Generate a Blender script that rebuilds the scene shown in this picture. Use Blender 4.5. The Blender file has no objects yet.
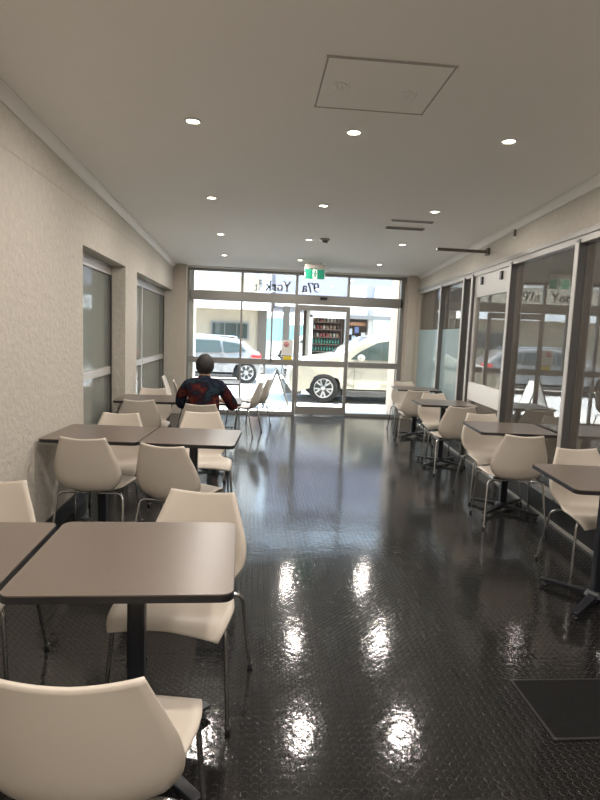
import bpy, bmesh, math, random
from mathutils import Vector, Matrix
random.seed(7)
S = bpy.context.scene
C = S.collection
PI = math.pi

# ------------------------------------------------------------------ camera
YAW, PITCH, ROLL, FPX = 0.08707, 0.115888, 0.0399535, 565.976
cy, sy, cp, sp = math.cos(YAW), math.sin(YAW), math.cos(PITCH), math.sin(PITCH)
Fv = Vector((sy*cp, cy*cp, -sp)); R0 = Vector((cy, -sy, 0)); U0 = R0.cross(Fv)
cr, sr = math.cos(ROLL), math.sin(ROLL)
Rv = cr*R0 + sr*U0; Uv = -sr*R0 + cr*U0
cam = bpy.data.cameras.new('camera'); camo = bpy.data.objects.new('camera', cam); C.objects.link(camo)
m = Matrix((Rv, Uv, -Fv)).transposed().to_4x4(); m.translation = Vector((0, 0, 1.5)); camo.matrix_world = m
cam.sensor_fit = 'HORIZONTAL'; cam.sensor_width = 36; cam.lens = 36*FPX/600; cam.clip_start = 0.05; cam.clip_end = 400
S.camera = camo

# ------------------------------------------------------------------ light and exposure
S.view_settings.view_transform = 'Standard'; S.view_settings.look = 'None'
S.view_settings.gamma = 1; S.view_settings.use_curve_mapping = False
S.view_settings.exposure = 0.75
W = bpy.data.worlds.new('sky'); S.world = W; W.use_nodes = True
wn = W.node_tree.nodes; wl_ = W.node_tree.links; wn.clear()
tc = wn.new('ShaderNodeTexCoord'); sep = wn.new('ShaderNodeSeparateXYZ'); rp = wn.new('ShaderNodeValToRGB')
bg = wn.new('ShaderNodeBackground'); wo = wn.new('ShaderNodeOutputWorld')
rp.color_ramp.elements[0].position = 0.0; rp.color_ramp.elements[0].color = (0.86, 0.93, 1, 1)
rp.color_ramp.elements[1].position = 0.6; rp.color_ramp.elements[1].color = (0.5, 0.72, 1, 1)
wl_.new(tc.outputs['Generated'], sep.inputs[0]); wl_.new(sep.outputs[2], rp.inputs[0])
wl_.new(rp.outputs[0], bg.inputs[0]); wl_.new(bg.outputs[0], wo.inputs[0]); bg.inputs[1].default_value = 3.3

def light(name, kind, loc, energy, color=(1, 1, 1), rot=(0, 0, 0), **kw):
    l = bpy.data.lights.new(name, kind); l.energy = energy; l.color = color
    for k, v in kw.items(): setattr(l, k, v)
    o = bpy.data.objects.new(name, l); o.location = loc; o.rotation_euler = rot; C.objects.link(o); return o
light('sun', 'SUN', (0, 0, 20), 19.0, (1, .95, .86), rot=(math.radians(3), math.radians(27), 0), angle=0.02)
LAMP_W = 8.5      # each ceiling downlight
LAMP_COL = (1, .905, .82)

# ------------------------------------------------------------------ materials
MATS = {}
def mat(name, col, rough=.5, metal=0, spec=.5, noise=None, bump=None, emit=None, coat=0):
    if name in MATS: return MATS[name]
    m = bpy.data.materials.new(name); m.use_nodes = True; n = m.node_tree.nodes; l = m.node_tree.links
    b = n['Principled BSDF']
    b.inputs['Base Color'].default_value = (*col, 1); b.inputs['Roughness'].default_value = rough
    b.inputs['Metallic'].default_value = metal; b.inputs['Specular IOR Level'].default_value = spec
    b.inputs['Coat Weight'].default_value = coat
    t = n.new('ShaderNodeTexCoord')
    if noise:
        sc, amt = noise
        nz = n.new('ShaderNodeTexNoise'); nz.inputs['Scale'].default_value = sc; nz.inputs['Detail'].default_value = 6
        l.new(t.outputs['Object'], nz.inputs['Vector'])
        mx = n.new('ShaderNodeMix'); mx.data_type = 'RGBA'
        mx.inputs['A'].default_value = (*[c*(1-amt) for c in col], 1); mx.inputs['B'].default_value = (*[min(1, c*(1+amt)) for c in col], 1)
        l.new(nz.outputs['Fac'], mx.inputs['Factor']); l.new(mx.outputs['Result'], b.inputs['Base Color'])
    if bump:
        sc, st = bump
        nz = n.new('ShaderNodeTexNoise'); nz.inputs['Scale'].default_value = sc; nz.inputs['Detail'].default_value = 5
        l.new(t.outputs['Object'], nz.inputs['Vector'])
        bp = n.new('ShaderNodeBump'); bp.inputs['Strength'].default_value = st; bp.inputs['Distance'].default_value = .01
        l.new(nz.outputs['Fac'], bp.inputs['Height']); l.new(bp.outputs[0], b.inputs['Normal'])
    if emit:
        b.inputs['Emission Color'].default_value = (*col, 1); b.inputs['Emission Strength'].default_value = emit
    MATS[name] = m; return m

def glass(name, tint=(1, 1, 1), ior=1.5, body=0.0, body_col=(.5, .5, .5), rough=0.0):
    m = bpy.data.materials.new(name); m.use_nodes = True; n = m.node_tree.nodes; l = m.node_tree.links; n.clear()
    o = n.new('ShaderNodeOutputMaterial'); tr = n.new('ShaderNodeBsdfTransparent'); tr.inputs[0].default_value = (*tint, 1)
    gl = n.new('ShaderNodeBsdfGlossy'); gl.inputs['Roughness'].default_value = rough; fr = n.new('ShaderNodeFresnel'); fr.inputs[0].default_value = ior
    mx = n.new('ShaderNodeMixShader'); base = tr
    if body:
        d = n.new('ShaderNodeBsdfDiffuse'); d.inputs[0].default_value = (*body_col, 1)
        m2 = n.new('ShaderNodeMixShader'); m2.inputs[0].default_value = body
        l.new(tr.outputs[0], m2.inputs[1]); l.new(d.outputs[0], m2.inputs[2]); base = m2
    l.new(fr.outputs[0], mx.inputs[0]); l.new(base.outputs[0], mx.inputs[1]); l.new(gl.outputs[0], mx.inputs[2])
    l.new(mx.outputs[0], o.inputs[0]); MATS[name] = m; return m

plaster = mat('stucco', (.49, .46, .405), .85, bump=(26, 1.0), noise=(17, .14))
ceil_m = mat('ceiling_paint', (.86, .835, .80), .8)
cornice_m = mat('cornice_paint', (.74, .71, .67), .6)
pier_m = mat('pier_paint', (.50, .45, .385), .8, noise=(9, .05))
alu = mat('grey_aluminium', (.27, .265, .25), .42, .35)
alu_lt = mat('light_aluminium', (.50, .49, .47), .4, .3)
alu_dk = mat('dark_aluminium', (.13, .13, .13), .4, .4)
rubber = mat('black_rubber', (.02, .02, .021), .4)
shell_m = mat('cream_shell', (.58, .525, .455), .38, spec=.45)
chrome = mat('chrome_tube', (.5, .5, .5), .2, .95)
black_metal = mat('black_powder_coat', (.010, .012, .017), .38)
lam = mat('taupe_laminate', (.14, .112, .092), .3, noise=(60, .05), spec=.5)
edge_m = mat('black_edge', (.010, .010, .012), .45)
white_m = mat('white_plastic', (.8, .8, .78), .4)
glass_clear = glass('shopfront_glass', (.97, .985, .98), 1.45)
glass_side = glass('partition_glass', (.93, .93, .92), 2.25, .14, (.66, .62, .54))  # beige diffuse body puts a bright haze into the panes' colour
film = glass('blue_film', (.85, .95, .96), 1.35, .55, (.62, .82, .86))
glass_frost = glass('frosted_glass', (.8, .85, .82), 1.6, .75, (.30, .33, .30), .08)
glass_car = mat('car_glass', (.025, .035, .032), .06, spec=.45)
pave_m = mat('pavement', (.66, .64, .61), .85, noise=(3, .06), bump=(60, .1))
road_m = mat('asphalt', (.50, .49, .48), .9, noise=(2, .08), bump=(80, .1))
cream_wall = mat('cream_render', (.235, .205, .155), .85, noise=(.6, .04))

def stud_floor():
    m = bpy.data.materials.new('studded_rubber'); m.use_nodes = True; n = m.node_tree.nodes; l = m.node_tree.links
    b = n['Principled BSDF']; t = n.new('ShaderNodeTexCoord'); s = n.new('ShaderNodeSeparateXYZ'); l.new(t.outputs['Object'], s.inputs[0])
    def mth(op, a, b_=None, c_=None):
        q = n.new('ShaderNodeMath'); q.operation = op
        for i, v in enumerate((a, b_, c_)):
            if v is None: continue
            if isinstance(v, (int, float)): q.inputs[i].default_value = v
            else: l.new(v, q.inputs[i])
        return q.outputs[0]
    P = .0335
    row = mth('DIVIDE', s.outputs[1], P)
    u = mth('DIVIDE', s.outputs[0], P)
    u = mth('SUBTRACT', mth('FRACT', u), .5); v = mth('SUBTRACT', mth('FRACT', row), .5)
    r = mth('SQRT', mth('ADD', mth('MULTIPLY', u, u), mth('MULTIPLY', v, v)))
    mr = n.new('ShaderNodeMapRange'); mr.interpolation_type = 'SMOOTHSTEP'
    mr.inputs['From Min'].default_value = .42; mr.inputs['From Max'].default_value = .33
    l.new(r, mr.inputs['Value'])
    nz = n.new('ShaderNodeTexNoise'); nz.inputs['Scale'].default_value = 2.2; nz.inputs['Detail'].default_value = 4; l.new(t.outputs['Object'], nz.inputs['Vector'])
    nz2 = n.new('ShaderNodeTexNoise'); nz2.inputs['Scale'].default_value = 30; nz2.inputs['Detail'].default_value = 3; l.new(t.outputs['Object'], nz2.inputs['Vector'])
    # 1 m sheet seams
    seam = mth('LESS_THAN', mth('ABSOLUTE', mth('SUBTRACT', mth('FRACT', mth('DIVIDE', s.outputs[1], 1.005)), .5)), .0025)
    h = mth('SUBTRACT', mth('ADD', mr.outputs[0], mth('MULTIPLY', nz.outputs[0], 1.2)), mth('MULTIPLY', seam, .6))
    h = mth('ADD', h, mth('MULTIPLY', nz2.outputs[0], .35))
    bp = n.new('ShaderNodeBump'); bp.inputs['Strength'].default_value = 1.0; bp.inputs['Distance'].default_value = .0024
    l.new(h, bp.inputs['Height']); l.new(bp.outputs[0], b.inputs['Normal'])
    cr_ = n.new('ShaderNodeMix'); cr_.data_type = 'RGBA'; cr_.inputs['A'].default_value = (.007, .0068, .0068, 1); cr_.inputs['B'].default_value = (.014, .0135, .0135, 1)
    l.new(nz.outputs[0], cr_.inputs['Factor']); l.new(cr_.outputs['Result'], b.inputs['Base Color'])
    rr = n.new('ShaderNodeMapRange'); rr.inputs['To Min'].default_value = .06; rr.inputs['To Max'].default_value = .14; l.new(nz2.outputs[0], rr.inputs['Value'])
    l.new(rr.outputs[0], b.inputs['Roughness']); b.inputs['Specular IOR Level'].default_value = .7
    MATS['floor'] = m; return m
floor_m = stud_floor()

# ------------------------------------------------------------------ mesh helpers
class MB:
    def __init__(s): s.v = []; s.f = []; s.sm = []
    def add(s, vs, fs, smooth=False):
        k = len(s.v); s.v += [tuple(v) for v in vs]; s.f += [tuple(i+k for i in f) for f in fs]; s.sm += [smooth]*len(fs); return s
    def hexa(s, c):   # bottom 4 ccw, top 4 ccw
        return s.add(c, [(3, 2, 1, 0), (4, 5, 6, 7), (0, 1, 5, 4), (1, 2, 6, 5), (2, 3, 7, 6), (3, 0, 4, 7)])
    def box(s, x0, x1, y0, y1, z0, z1):
        return s.hexa([(x0, y0, z0), (x1, y0, z0), (x1, y1, z0), (x0, y1, z0), (x0, y0, z1), (x1, y0, z1), (x1, y1, z1), (x0, y1, z1)])
    def tube(s, pts, r, n=8, caps=True):
        pts = [Vector(p) for p in pts]; rs = r if isinstance(r, (list, tuple)) else [r]*len(pts)
        up = None; rings = []
        for i, p in enumerate(pts):
            d = ((pts[min(i+1, len(pts)-1)]-p).normalized() + (p-pts[max(i-1, 0)]).normalized())
            if d.length < 1e-6: d = Vector((0, 0, 1))
            d.normalize()
            if up is None: up = d.orthogonal().normalized()
            up = (up - d*up.dot(d)); up = up.normalized() if up.length > 1e-6 else d.orthogonal().normalized()
            q = d.cross(up)
            rings.append([p + rs[i]*(math.cos(2*PI*k/n)*up + math.sin(2*PI*k/n)*q) for k in range(n)])
        vs = [v for rg in rings for v in rg]; fs = []
        for i in range(len(pts)-1):
            for k in range(n): fs.append((i*n+k, i*n+(k+1) % n, (i+1)*n+(k+1) % n, (i+1)*n+k))
        s.add(vs, fs, True)
        if caps:
            s.add(rings[0], [tuple(range(n-1, -1, -1))]); s.add(rings[-1], [tuple(range(n))])
        return s
    def cyl(s, x, y, z0, z1, r, n=16, r2=None):
        return s.tube([(x, y, z0), (x, y, z1)], [r, r if r2 is None else r2], n)
    def lathe(s, prof, n=20, cx=0, cy_=0, cz=0, axis='z'):
        vs = []; fs = []
        for r, h in prof:
            for k in range(n):
                a = 2*PI*k/n; c_, s_ = r*math.cos(a), r*math.sin(a)
                vs.append((cx+c_, cy_+s_, cz+h) if axis == 'z' else (cx+c_, cy_+h, cz+s_))
        for i in range(len(prof)-1):
            for k in range(n): fs.append((i*n+k, i*n+(k+1) % n, (i+1)*n+(k+1) % n, (i+1)*n+k))
        return s.add(vs, fs, True)
    def prism(s, poly, a0, a1, axis='z'):   # polygon extruded along an axis
        n = len(poly)
        def p(q, a): return (q[0], q[1], a) if axis == 'z' else ((q[0], a, q[1]) if axis == 'y' else (a, q[0], q[1]))
        return s.add([p(q, a0) for q in poly]+[p(q, a1) for q in poly],
                     [tuple(range(n))[::-1], tuple(range(n, 2*n))]+[(i, (i+1) % n, n+(i+1) % n, n+i) for i in range(n)])
    def sphere(s, c, r, n=12, m_=8):
        r = r if isinstance(r, (tuple, list)) else (r, r, r); vs = [(c[0], c[1], c[2]-r[2])]; fs = []
        for j in range(1, m_):
            t = -PI/2+PI*j/m_
            for k in range(n): a = 2*PI*k/n; vs.append((c[0]+r[0]*math.cos(t)*math.cos(a), c[1]+r[1]*math.cos(t)*math.sin(a), c[2]+r[2]*math.sin(t)))
        vs.append((c[0], c[1], c[2]+r[2])); L = len(vs)-1
        for k in range(n):
            fs.append((0, 1+(k+1) % n, 1+k)); fs.append((L, L-n+k, L-n+(k+1) % n))
            for j in range(m_-2): a = 1+j*n; fs.append((a+k, a+(k+1) % n, a+n+(k+1) % n, a+n+k))
        return s.add(vs, fs, True)
    def mesh(s, name):
        me = bpy.data.meshes.new(name); me.from_pydata(s.v, [], s.f)
        for p, q in zip(me.polygons, s.sm): p.use_smooth = q
        bm = bmesh.new(); bm.from_mesh(me); bmesh.ops.recalc_face_normals(bm, faces=bm.faces); bm.to_mesh(me); bm.free()
        return me
    def build(s, name, m_, parent=None, bevel=0, loc=None):
        me = s.mesh(name); me.materials.append(m_); o = bpy.data.objects.new(name, me); C.objects.link(o)
        if parent: o.parent = parent
        if loc: o.location = loc
        if bevel:
            b = o.modifiers.new('bevel', 'BEVEL'); b.width = bevel; b.segments = 2; b.limit_method = 'ANGLE'
        return o
def tag(o, label=None, cat=None, group=None, kind=None):
    if label: o['label'] = label
    if cat: o['category'] = cat
    if group: o['group'] = group
    if kind: o['kind'] = kind
    return o
def struct(o, label=None, cat=None): return tag(o, label, cat, None, 'structure')
def thing(name, label, cat, loc=(0, 0, 0), rz=0, group=None):
    o = bpy.data.objects.new(name, None); C.objects.link(o); o.location = loc; o.rotation_euler = (0, 0, rz); o.empty_display_size = .05
    return tag(o, label, cat, group)
def copy_tree(o, parent=None):
    c = o.copy(); C.objects.link(c)
    if parent: c.parent = parent
    for ch in [x for x in o.children]: copy_tree(ch, c)
    return c

# ------------------------------------------------------------------ geometry of the room
XL = -1.414; D = 10.44; YB = -4.0
def XR(y): return 2.237 + .075*y
def CH(y): return 2.835 - .0201*y
def rwbox(mb, y0, y1, o0, o1, z0, z1):   # box following the right-hand wall line, o = offset outwards
    return mb.hexa([(XR(y0)+o0, y0, z0), (XR(y0)+o1, y0, z0), (XR(y1)+o1, y1, z0), (XR(y1)+o0, y1, z0),
                    (XR(y0)+o0, y0, z1), (XR(y0)+o1, y0, z1), (XR(y1)+o1, y1, z1), (XR(y1)+o0, y1, z1)])

fl = MB().box(-2.0, 6.2, YB, D+.12, -.08, 0).build('floor', floor_m)
struct(fl, 'dark studded rubber floor running down the long dining passage', 'floor')
struct(MB().hexa([(XR(YB)+.1, YB, .001), (5.6, YB, .001), (5.6, D, .001), (XR(D)+.1, D, .001), (XR(YB)+.1, YB, .006), (5.6, YB, .006), (5.6, D, .006), (XR(D)+.1, D, .006)]).build('floor_bounce_neighbour', mat('pale_bounce_floor', (.62, .59, .53), .4)), 'pale floor added in the room beyond the right glazing to bounce light', 'floor')  # pale overlay added to bounce light up to the ceiling
struct(MB().box(XL, XR(YB), YB, -.35, .001, .006).build('floor_bounce_rear', mat('pale_bounce_floor', (0, 0, 0))), 'unseen pale floor added behind the viewer to bounce light', 'floor')  # unseen pale overlay, put in to fill the near ceiling and chairs
ce = MB().hexa([(-2, YB, CH(YB)), (6.2, YB, CH(YB)), (6.2, D+.2, CH(D+.2)), (-2, D+.2, CH(D+.2)),
                (-2, YB, 3.1), (6.2, YB, 3.1), (6.2, D+.2, 3.1), (-2, D+.2, 3.1)]).build('ceiling', ceil_m)
struct(ce, 'flat pale painted ceiling with recessed downlights', 'ceiling')
# left wall with two openings
w = MB()
for y0, y1, z0, z1 in ((YB, 4.9, 0, 3), (4.9, 6.48, 2.16, 3), (6.48, 7.1, 0, 3), (7.1, 10.2, 2.17, 3), (10.2, D+.1, 0, 3)):
    w.box(XL-.28, XL, y0, y1, z0, z1)
lw = w.build('wall_left', plaster); struct(lw, 'cream stucco wall on the left with two deep glazed openings', 'wall')
MB().box(XL, XL+.006, YB, 4.2, .0, 2.22).build('render_panel', plaster, lw)
MB().box(XL, XL+.004, YB, 10.2, 2.47, 2.476).build('seam', pier_m, lw)
struct(MB().box(XL-1.0, XL-.95, 3.5, D+.1, 0, 2.9).build('wall_outer_left', mat('green_grey_wall', (.40, .42, .38), .8)), 'grey green wall behind the left glazing', 'wall')
struct(MB().box(-2.0, 6.2, YB-.15, YB, 0, 3.05).build('wall_back', plaster), 'cream end wall behind the viewer', 'wall')
# end piers beside the shopfront
struct(MB().box(XL, -1.19, 10.2, D+.1, 0, 2.75).build('pier_left', pier_m), 'beige pier left of the shopfront', 'pier')
struct(MB().box(2.80, XR(10.3)+.3, 10.25, D+.12, 0, 2.75).build('pier_right', pier_m, bevel=.01), 'beige pier right of the shopfront', 'pier')
struct(MB().box(-1.6, 3.4, D-.02, D+.14, 2.60, 3.0).build('wall_front', plaster), 'narrow strip of wall above the shopfront glazing', 'wall')
# cornices
def cornice(name, fx, sgn):
    prof = [(0, 0), (.065, 0), (.065, -.009), (.047, -.015), (.03, -.03), (.015, -.047), (.01, -.065), (0, -.065)]
    vs = []
    for y in (YB, D):
        for a, b in prof: vs.append((fx(y)+sgn*a, y, CH(y)+b))
    n = len(prof); mb = MB(); mb.add(vs, [tuple(range(n)), tuple(range(n, 2*n))]+[(i, (i+1) % n, n+(i+1) % n, n+i) for i in range(n)])
    struct(mb.build(name, cornice_m), 'off white plaster cornice where %s wall meets the ceiling' % name.split('_')[1], 'cornice')
cornice('trim_left', lambda y: XL, 1); cornice('trim_right', XR, -1)
struct(MB().box(XL+.08, 2.9, 10.3, D, CH(10.4)-.02, CH(10.3)+.02).build('trim_front', cornice_m, bevel=.01), 'plaster cornice above the shopfront', 'cornice')
# skirtings
bb = MB().box(XL, XL+.016, YB, 4.9, 0, .13).box(XL, XL+.016, 6.48, 7.1, 0, .13).build('baseboard_left', rubber)
struct(bb, 'black coved rubber skirting along the left wall', 'skirting')
rb = MB(); rwbox(rb, YB, 5.78, -.012, .10, 0, .20); rwbox(rb, 6.98, D-.1, -.012, .10, 0, .20)
struct(rb.build('baseboard_right', rubber), 'black plinth below the right glazing', 'skirting')
rb = MB(); rwbox(rb, YB, D-.1, -.03, -.014, 0, .022)
struct(rb.build('trim_floor_right', alu_lt), 'thin aluminium strip at the foot of the right glazing', 'trim')

# right hand wall above the glazing
rb = MB(); rwbox(rb, YB, D, 0, .16, 2.385, 3.0)
struct(rb.build('wall_right', plaster), 'cream wall band above the right glazing', 'wall')
# glazing bays on the right
MULL = [-1.6, .2, 1.65, 3.0, 4.39, 5.79, 7.06, 7.42, 8.60, 10.28]
bay = bpy.data.objects.new('window_1', None); C.objects.link(bay); struct(bay, 'long grey framed glazed partition along the right side', 'window')
hd = MB(); rwbox(hd, YB, D-.1, -.02, .10, 2.30, 2.385); hd.build('header_rail', mat('mid_aluminium', (.38, .37, .355), .4, .3), bay)
hd = MB(); rwbox(hd, YB, D-.1, -.035, .0, 2.352, 2.39); hd.build('header_track', alu, bay)
sl = MB(); rwbox(sl, YB, 5.79, -.03, .09, .20, .25); rwbox(sl, 7.06, D-.1, -.03, .09, .20, .25); sl.build('sill_rail', alu_lt, bay)
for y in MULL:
    mm = MB(); rwbox(mm, y-.024, y+.024, -.03, .07, .0 if 5.7 < y < 7.1 else .2, 2.33); mm.build('mullion', alu_dk, bay)  # body coloured dark for the shade on its backlit side, room face lighter
    mm = MB(); rwbox(mm, y-.03, y+.026, -.038, -.030, .22, 2.3); mm.build('mullion_lit_face', alu_lt, bay)
for a, b in zip(MULL[:-1], MULL[1:]):
    if abs(a-5.79) < .01: continue
    mm = MB(); rwbox(mm, a+.028, b-.028, .035, .043, .25, 2.30); mm.build('pane', glass_side, bay)
    if a > 7.4:
        mm = MB(); rwbox(mm, a+.028, b-.028, .028, .031, .25, 1.66); mm.build('privacy_film', film, bay)
rd = bpy.data.objects.new('door_2', None); C.objects.link(rd); struct(rd, 'grey framed door with white kick panel in the right partition', 'door')
y0, y1 = 5.82, 7.03
mm = MB(); rwbox(mm, y0, y1, .0, .05, 2.13, 2.30); mm.build('top_panel', alu_lt, rd)
for yy in (6.1, 6.75):
    mm = MB(); rwbox(mm, yy-.03, yy+.03, -.02, .0, 2.18, 2.27); mm.build('hinge_bracket', black_metal, rd)
mm = MB(); rwbox(mm, y0, y0+.09, .0, .05, .02, 2.13); rwbox(mm, y1-.09, y1, .0, .05, .02, 2.13); rwbox(mm, y0, y1, .0, .05, 2.04, 2.13); rwbox(mm, y0, y1, 0, .05, .02, .12); mm.build('door_frame', alu_lt, rd)
mm = MB(); rwbox(mm, y0+.09, y1-.09, .02, .028, .98, 2.04); mm.build('pane', glass_side, rd)
mm = MB(); rwbox(mm, y0+.02, y1-.02, -.004, .04, .76, .98); mm.build('push_rail', white_m, rd)
mm = MB(); rwbox(mm, y0+.09, y1-.09, .01, .03, .12, .76); mm.build('lower_pane', glass_side, rd)
# neighbouring shop behind the right glazing
nb = MB(); nb.box(5.6, 5.7, YB, D, 0, 3); 
struct(nb.build('wall_outer_right', mat('neighbour_wall', (.66, .62, .54), .85)), 'beige wall of the room beyond the right glazing', 'wall')
nf = MB().box(XR(D), 3.08, D, D+.12, 0, 3).box(5.3, 5.7, D, D+.12, 0, 3).box(3.08, 5.3, D, D+.12, 0, .12).box(3.08, 5.3, D, D+.12, 2.5, 3).box(4.25, 4.33, D, D+.12, 0, 3).box(3.3, 5.3, D, D+.12, 2.0, 2.12)
struct(nf.build('wall_front_right', mat('neighbour_wall', (0, 0, 0))), 'front wall of the room beyond the glazing with its own shop window', 'wall')

# left openings
def left_window(name, ya, yb, zt, splits, label):
    r = bpy.data.objects.new(name, None); C.objects.link(r); struct(r, label, 'window')
    x0, x1 = XL-.22, XL-.155
    f = MB(); f.box(x0, x1, ya, yb, zt-.10, zt-.0).box(x0, x1, ya, yb, 0, .08); f.build('head_frame', alu_lt, r)
    f = MB(); f.box(x0-.03, x0, ya, yb, zt-.2, zt-.10); f.build('track_cover', alu, r)
    es = [ya]+splits+[yb]
    for y in es:
        MB().box(x0, x1, max(ya, y-.03), min(yb, y+.03), .08, zt-.1).build('stile', alu_lt if y in splits else alu, r)
    for a, b in zip(es[:-1], es[1:]):
        MB().box(x0, x1+.005, a+.03, b-.03, .98, 1.06).build('mid_rail', alu_lt, r)
        MB().box(x0+.03, x0+.038, a+.03, b-.03, .08, .98).build('lower_pane', glass_frost, r)
        MB().box(x0+.03, x0+.038, a+.03, b-.03, 1.06, zt-.1).build('pane', glass_frost, r)
    MB().box(x1, x1+.01, yb-.05, yb, .02, zt-.1).build('gasket', rubber, r)
left_window('window_2', 4.9, 6.48, 2.16, [], 'first deep set glazed opening in the left wall')
left_window('window_3', 7.1, 10.2, 2.17, [8.25], 'second glazed opening in the left wall near the shopfront')
for y0, y1 in ((4.9, 6.48), (7.1, 10.2)):
    pass

# ------------------------------------------------------------------ shopfront
sf = bpy.data.objects.new('window_4', None); C.objects.link(sf); struct(sf, 'grey framed glazed shopfront at the end of the room', 'window')
def sfb(name, x0, x1, z0, z1, m_=alu, dy=.09, par=sf, y=D, bev=0): return MB().box(x0, x1, y-.01, y-.01+dy, z0, z1).build(name, m_, par, bevel=bev)
sfb('jamb', -1.19, -1.155, 0, 2.6); sfb('jamb', 2.71, 2.80, 0, 2.6)
sfb('head_rail', -1.155, 2.71, 2.56, 2.60)
sfb('transom_bar', -1.14, 2.76, 2.045, 2.215, alu, .14, bev=.008)
for x in (-.215, .775, 1.73): sfb('mullion', x-.022, x+.022, 2.215, 2.56)
sfb('mullion', -.235, -.20, .05, 2.045); sfb('door_post', .755, .815, 0, 2.045); 
sfb('mullion', .325, .355, .96, 2.045)
sfb('sill', -1.155, .755, 0, .05); sfb('sill', 1.75, 2.71, 0, .05)
for a, b in ((-1.155, -.235), (-.20, .755), (1.78, 2.71)):
    sfb('mid_rail', a, b, .915, 1.02)
    sfb('lower_pane', a, b, .05, .915, glass_clear, .008, y=D+.03)
for a, b in ((-1.155, -.235), (-.20, .325), (.355, .755), (1.78, 2.71)): sfb('pane', a, b, 1.02, 2.045, glass_clear, .008, y=D+.03)
for a, b in ((-1.155, -.237), (-.193, .753), (.797, 1.708), (1.752, 2.71)): sfb('transom_pane', a, b, 2.215, 2.56, glass_clear, .008, y=D+.03)
sfb('jamb_trim', 2.78, 2.86, 0, 2.5, pier_m, .04, y=D-.05)
dr = bpy.data.objects.new('door_1', None); C.objects.link(dr); struct(dr, 'sliding glass entrance door with grey rails', 'door')
yd = D-.05
for a, b, n_ in ((.815, .85, 'stile'), (1.70, 1.765, 'stile')): sfb(n_, a, b, 0.02, 2.03, alu, .04, dr, yd)
sfb('top_rail', .85, 1.70, 1.93, 2.03, alu, .04, dr, yd); sfb('bottom_rail', .85, 1.70, .02, .17, alu, .04, dr, yd); sfb('mid_rail', .85, 1.70, .915, 1.02, alu, .04, dr, yd)
sfb('pane', .85, 1.70, 1.02, 1.93, glass_clear, .008, dr, yd+.015); sfb('lower_pane', .85, 1.70, .17, .915, glass_clear, .008, dr, yd+.015)
ds = MB().box(1.205, 1.335, D-.045, D-.012, 2.135, 2.185).build('door_sensor', black_metal, bevel=.006)
tag(ds, 'small black motion sensor on the transom bar above the sliding door', 'sensor')

# lettering on the shopfront glass, reading correctly from the street
GL = {
 '9': ([[(.42, .62), (.36, .46), (.22, .42), (.08, .52), (.06, .74), (.14, .93), (.26, .99), (.38, .92), (.44, .7), (.42, .42), (.34, .18), (.2, .04), (.1, .0)]], .5),
 '7': ([[(.04, .82), (.05, .97), (.46, .97), (.3, .5), (.2, 0)]], .5),
 'a': ([[(.06, .5), (.12, .62), (.26, .64), (.34, .52), (.34, .1), (.4, .01), (.46, .04)], [(.34, .4), (.16, .34), (.05, .2), (.1, .04), (.22, .01), (.34, .12)]], .5),
 'Y': ([[(.06, .97), (.32, .5), (.32, .02)], [(.58, .97), (.32, .5)], [(-.02, .97), (.18, .97)], [(.46, .97), (.66, .97)], [(.2, .01), (.44, .01)]], .66),
 'o': ([[(.24, .64), (.1, .56), (.04, .33), (.1, .08), (.24, 0), (.38, .08), (.44, .33), (.38, .56), (.24, .64)]], .5),
 'r': ([[(.12, .62), (.12, .02)], [(.12, .42), (.22, .6), (.34, .62), (.38, .52)], [(.02, .62), (.12, .62)], [(.02, .01), (.24, .01)]], .42),
 'k': ([[(.12, 1), (.12, .02)], [(.12, .26), (.4, .62)], [(.22, .38), (.46, .02)], [(.02, 1), (.12, 1)], [(.02, .01), (.24, .01)], [(.34, .01), (.56, .01)], [(.3, .62), (.5, .62)]], .56),
 'S': ([[(.44, .8), (.38, .94), (.22, .99), (.08, .88), (.08, .7), (.24, .54), (.42, .4), (.46, .2), (.36, .04), (.2, 0), (.06, .08), (.04, .24)]], .54),
 't': ([[(.16, .86), (.16, .12), (.24, .01), (.36, .06)], [(.02, .62), (.34, .62)]], .38),
}
def lettering(name, text, xr, z, h, m_, label, wd=1.0):
    mb = MB(); x = xr; y = D+.012; V_ = .84   # letters a little wider than tall
    for ch in text:
        st, adv = GL[ch]
        for pl in st:
            for (a, b), (c, d) in zip(pl[:-1], pl[1:]):
                vert = abs(d-b) > abs(c-a); t = (.072 if vert else .036)*h*wd
                A = Vector((x-a*h, z+b*h*V_)); B = Vector((x-c*h, z+d*h*V_)); dd = (B-A)
                if dd.length < 1e-6: continue
                dd.normalize(); nn = Vector((-dd.y, dd.x))*t; A -= dd*t*.5; B += dd*t*.5
                mb.prism([tuple(A+nn), tuple(B+nn), tuple(B-nn), tuple(A-nn)], y, y+.006, 'y')
        x -= adv*h*1.08
    return tag(mb.build(name, m_), label, 'lettering')
let_m = mat('bronze_vinyl', (.085, .058, .025), .5)
lettering('street_number_lettering', '97a', 1.178, 2.265, .20, let_m, 'dark bronze number 97a on the glass right of the post, under the exit sign')
lettering('street_name_lettering', 'York', .66, 2.262, .205, let_m, 'dark bronze word York on the glass above the transom bar')
lettering('street_suffix_lettering', 'St', .165, 2.25, .17, mat('white_vinyl', (.8, .82, .85), .5), 'pale letters St left of the word York on the glass')
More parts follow.
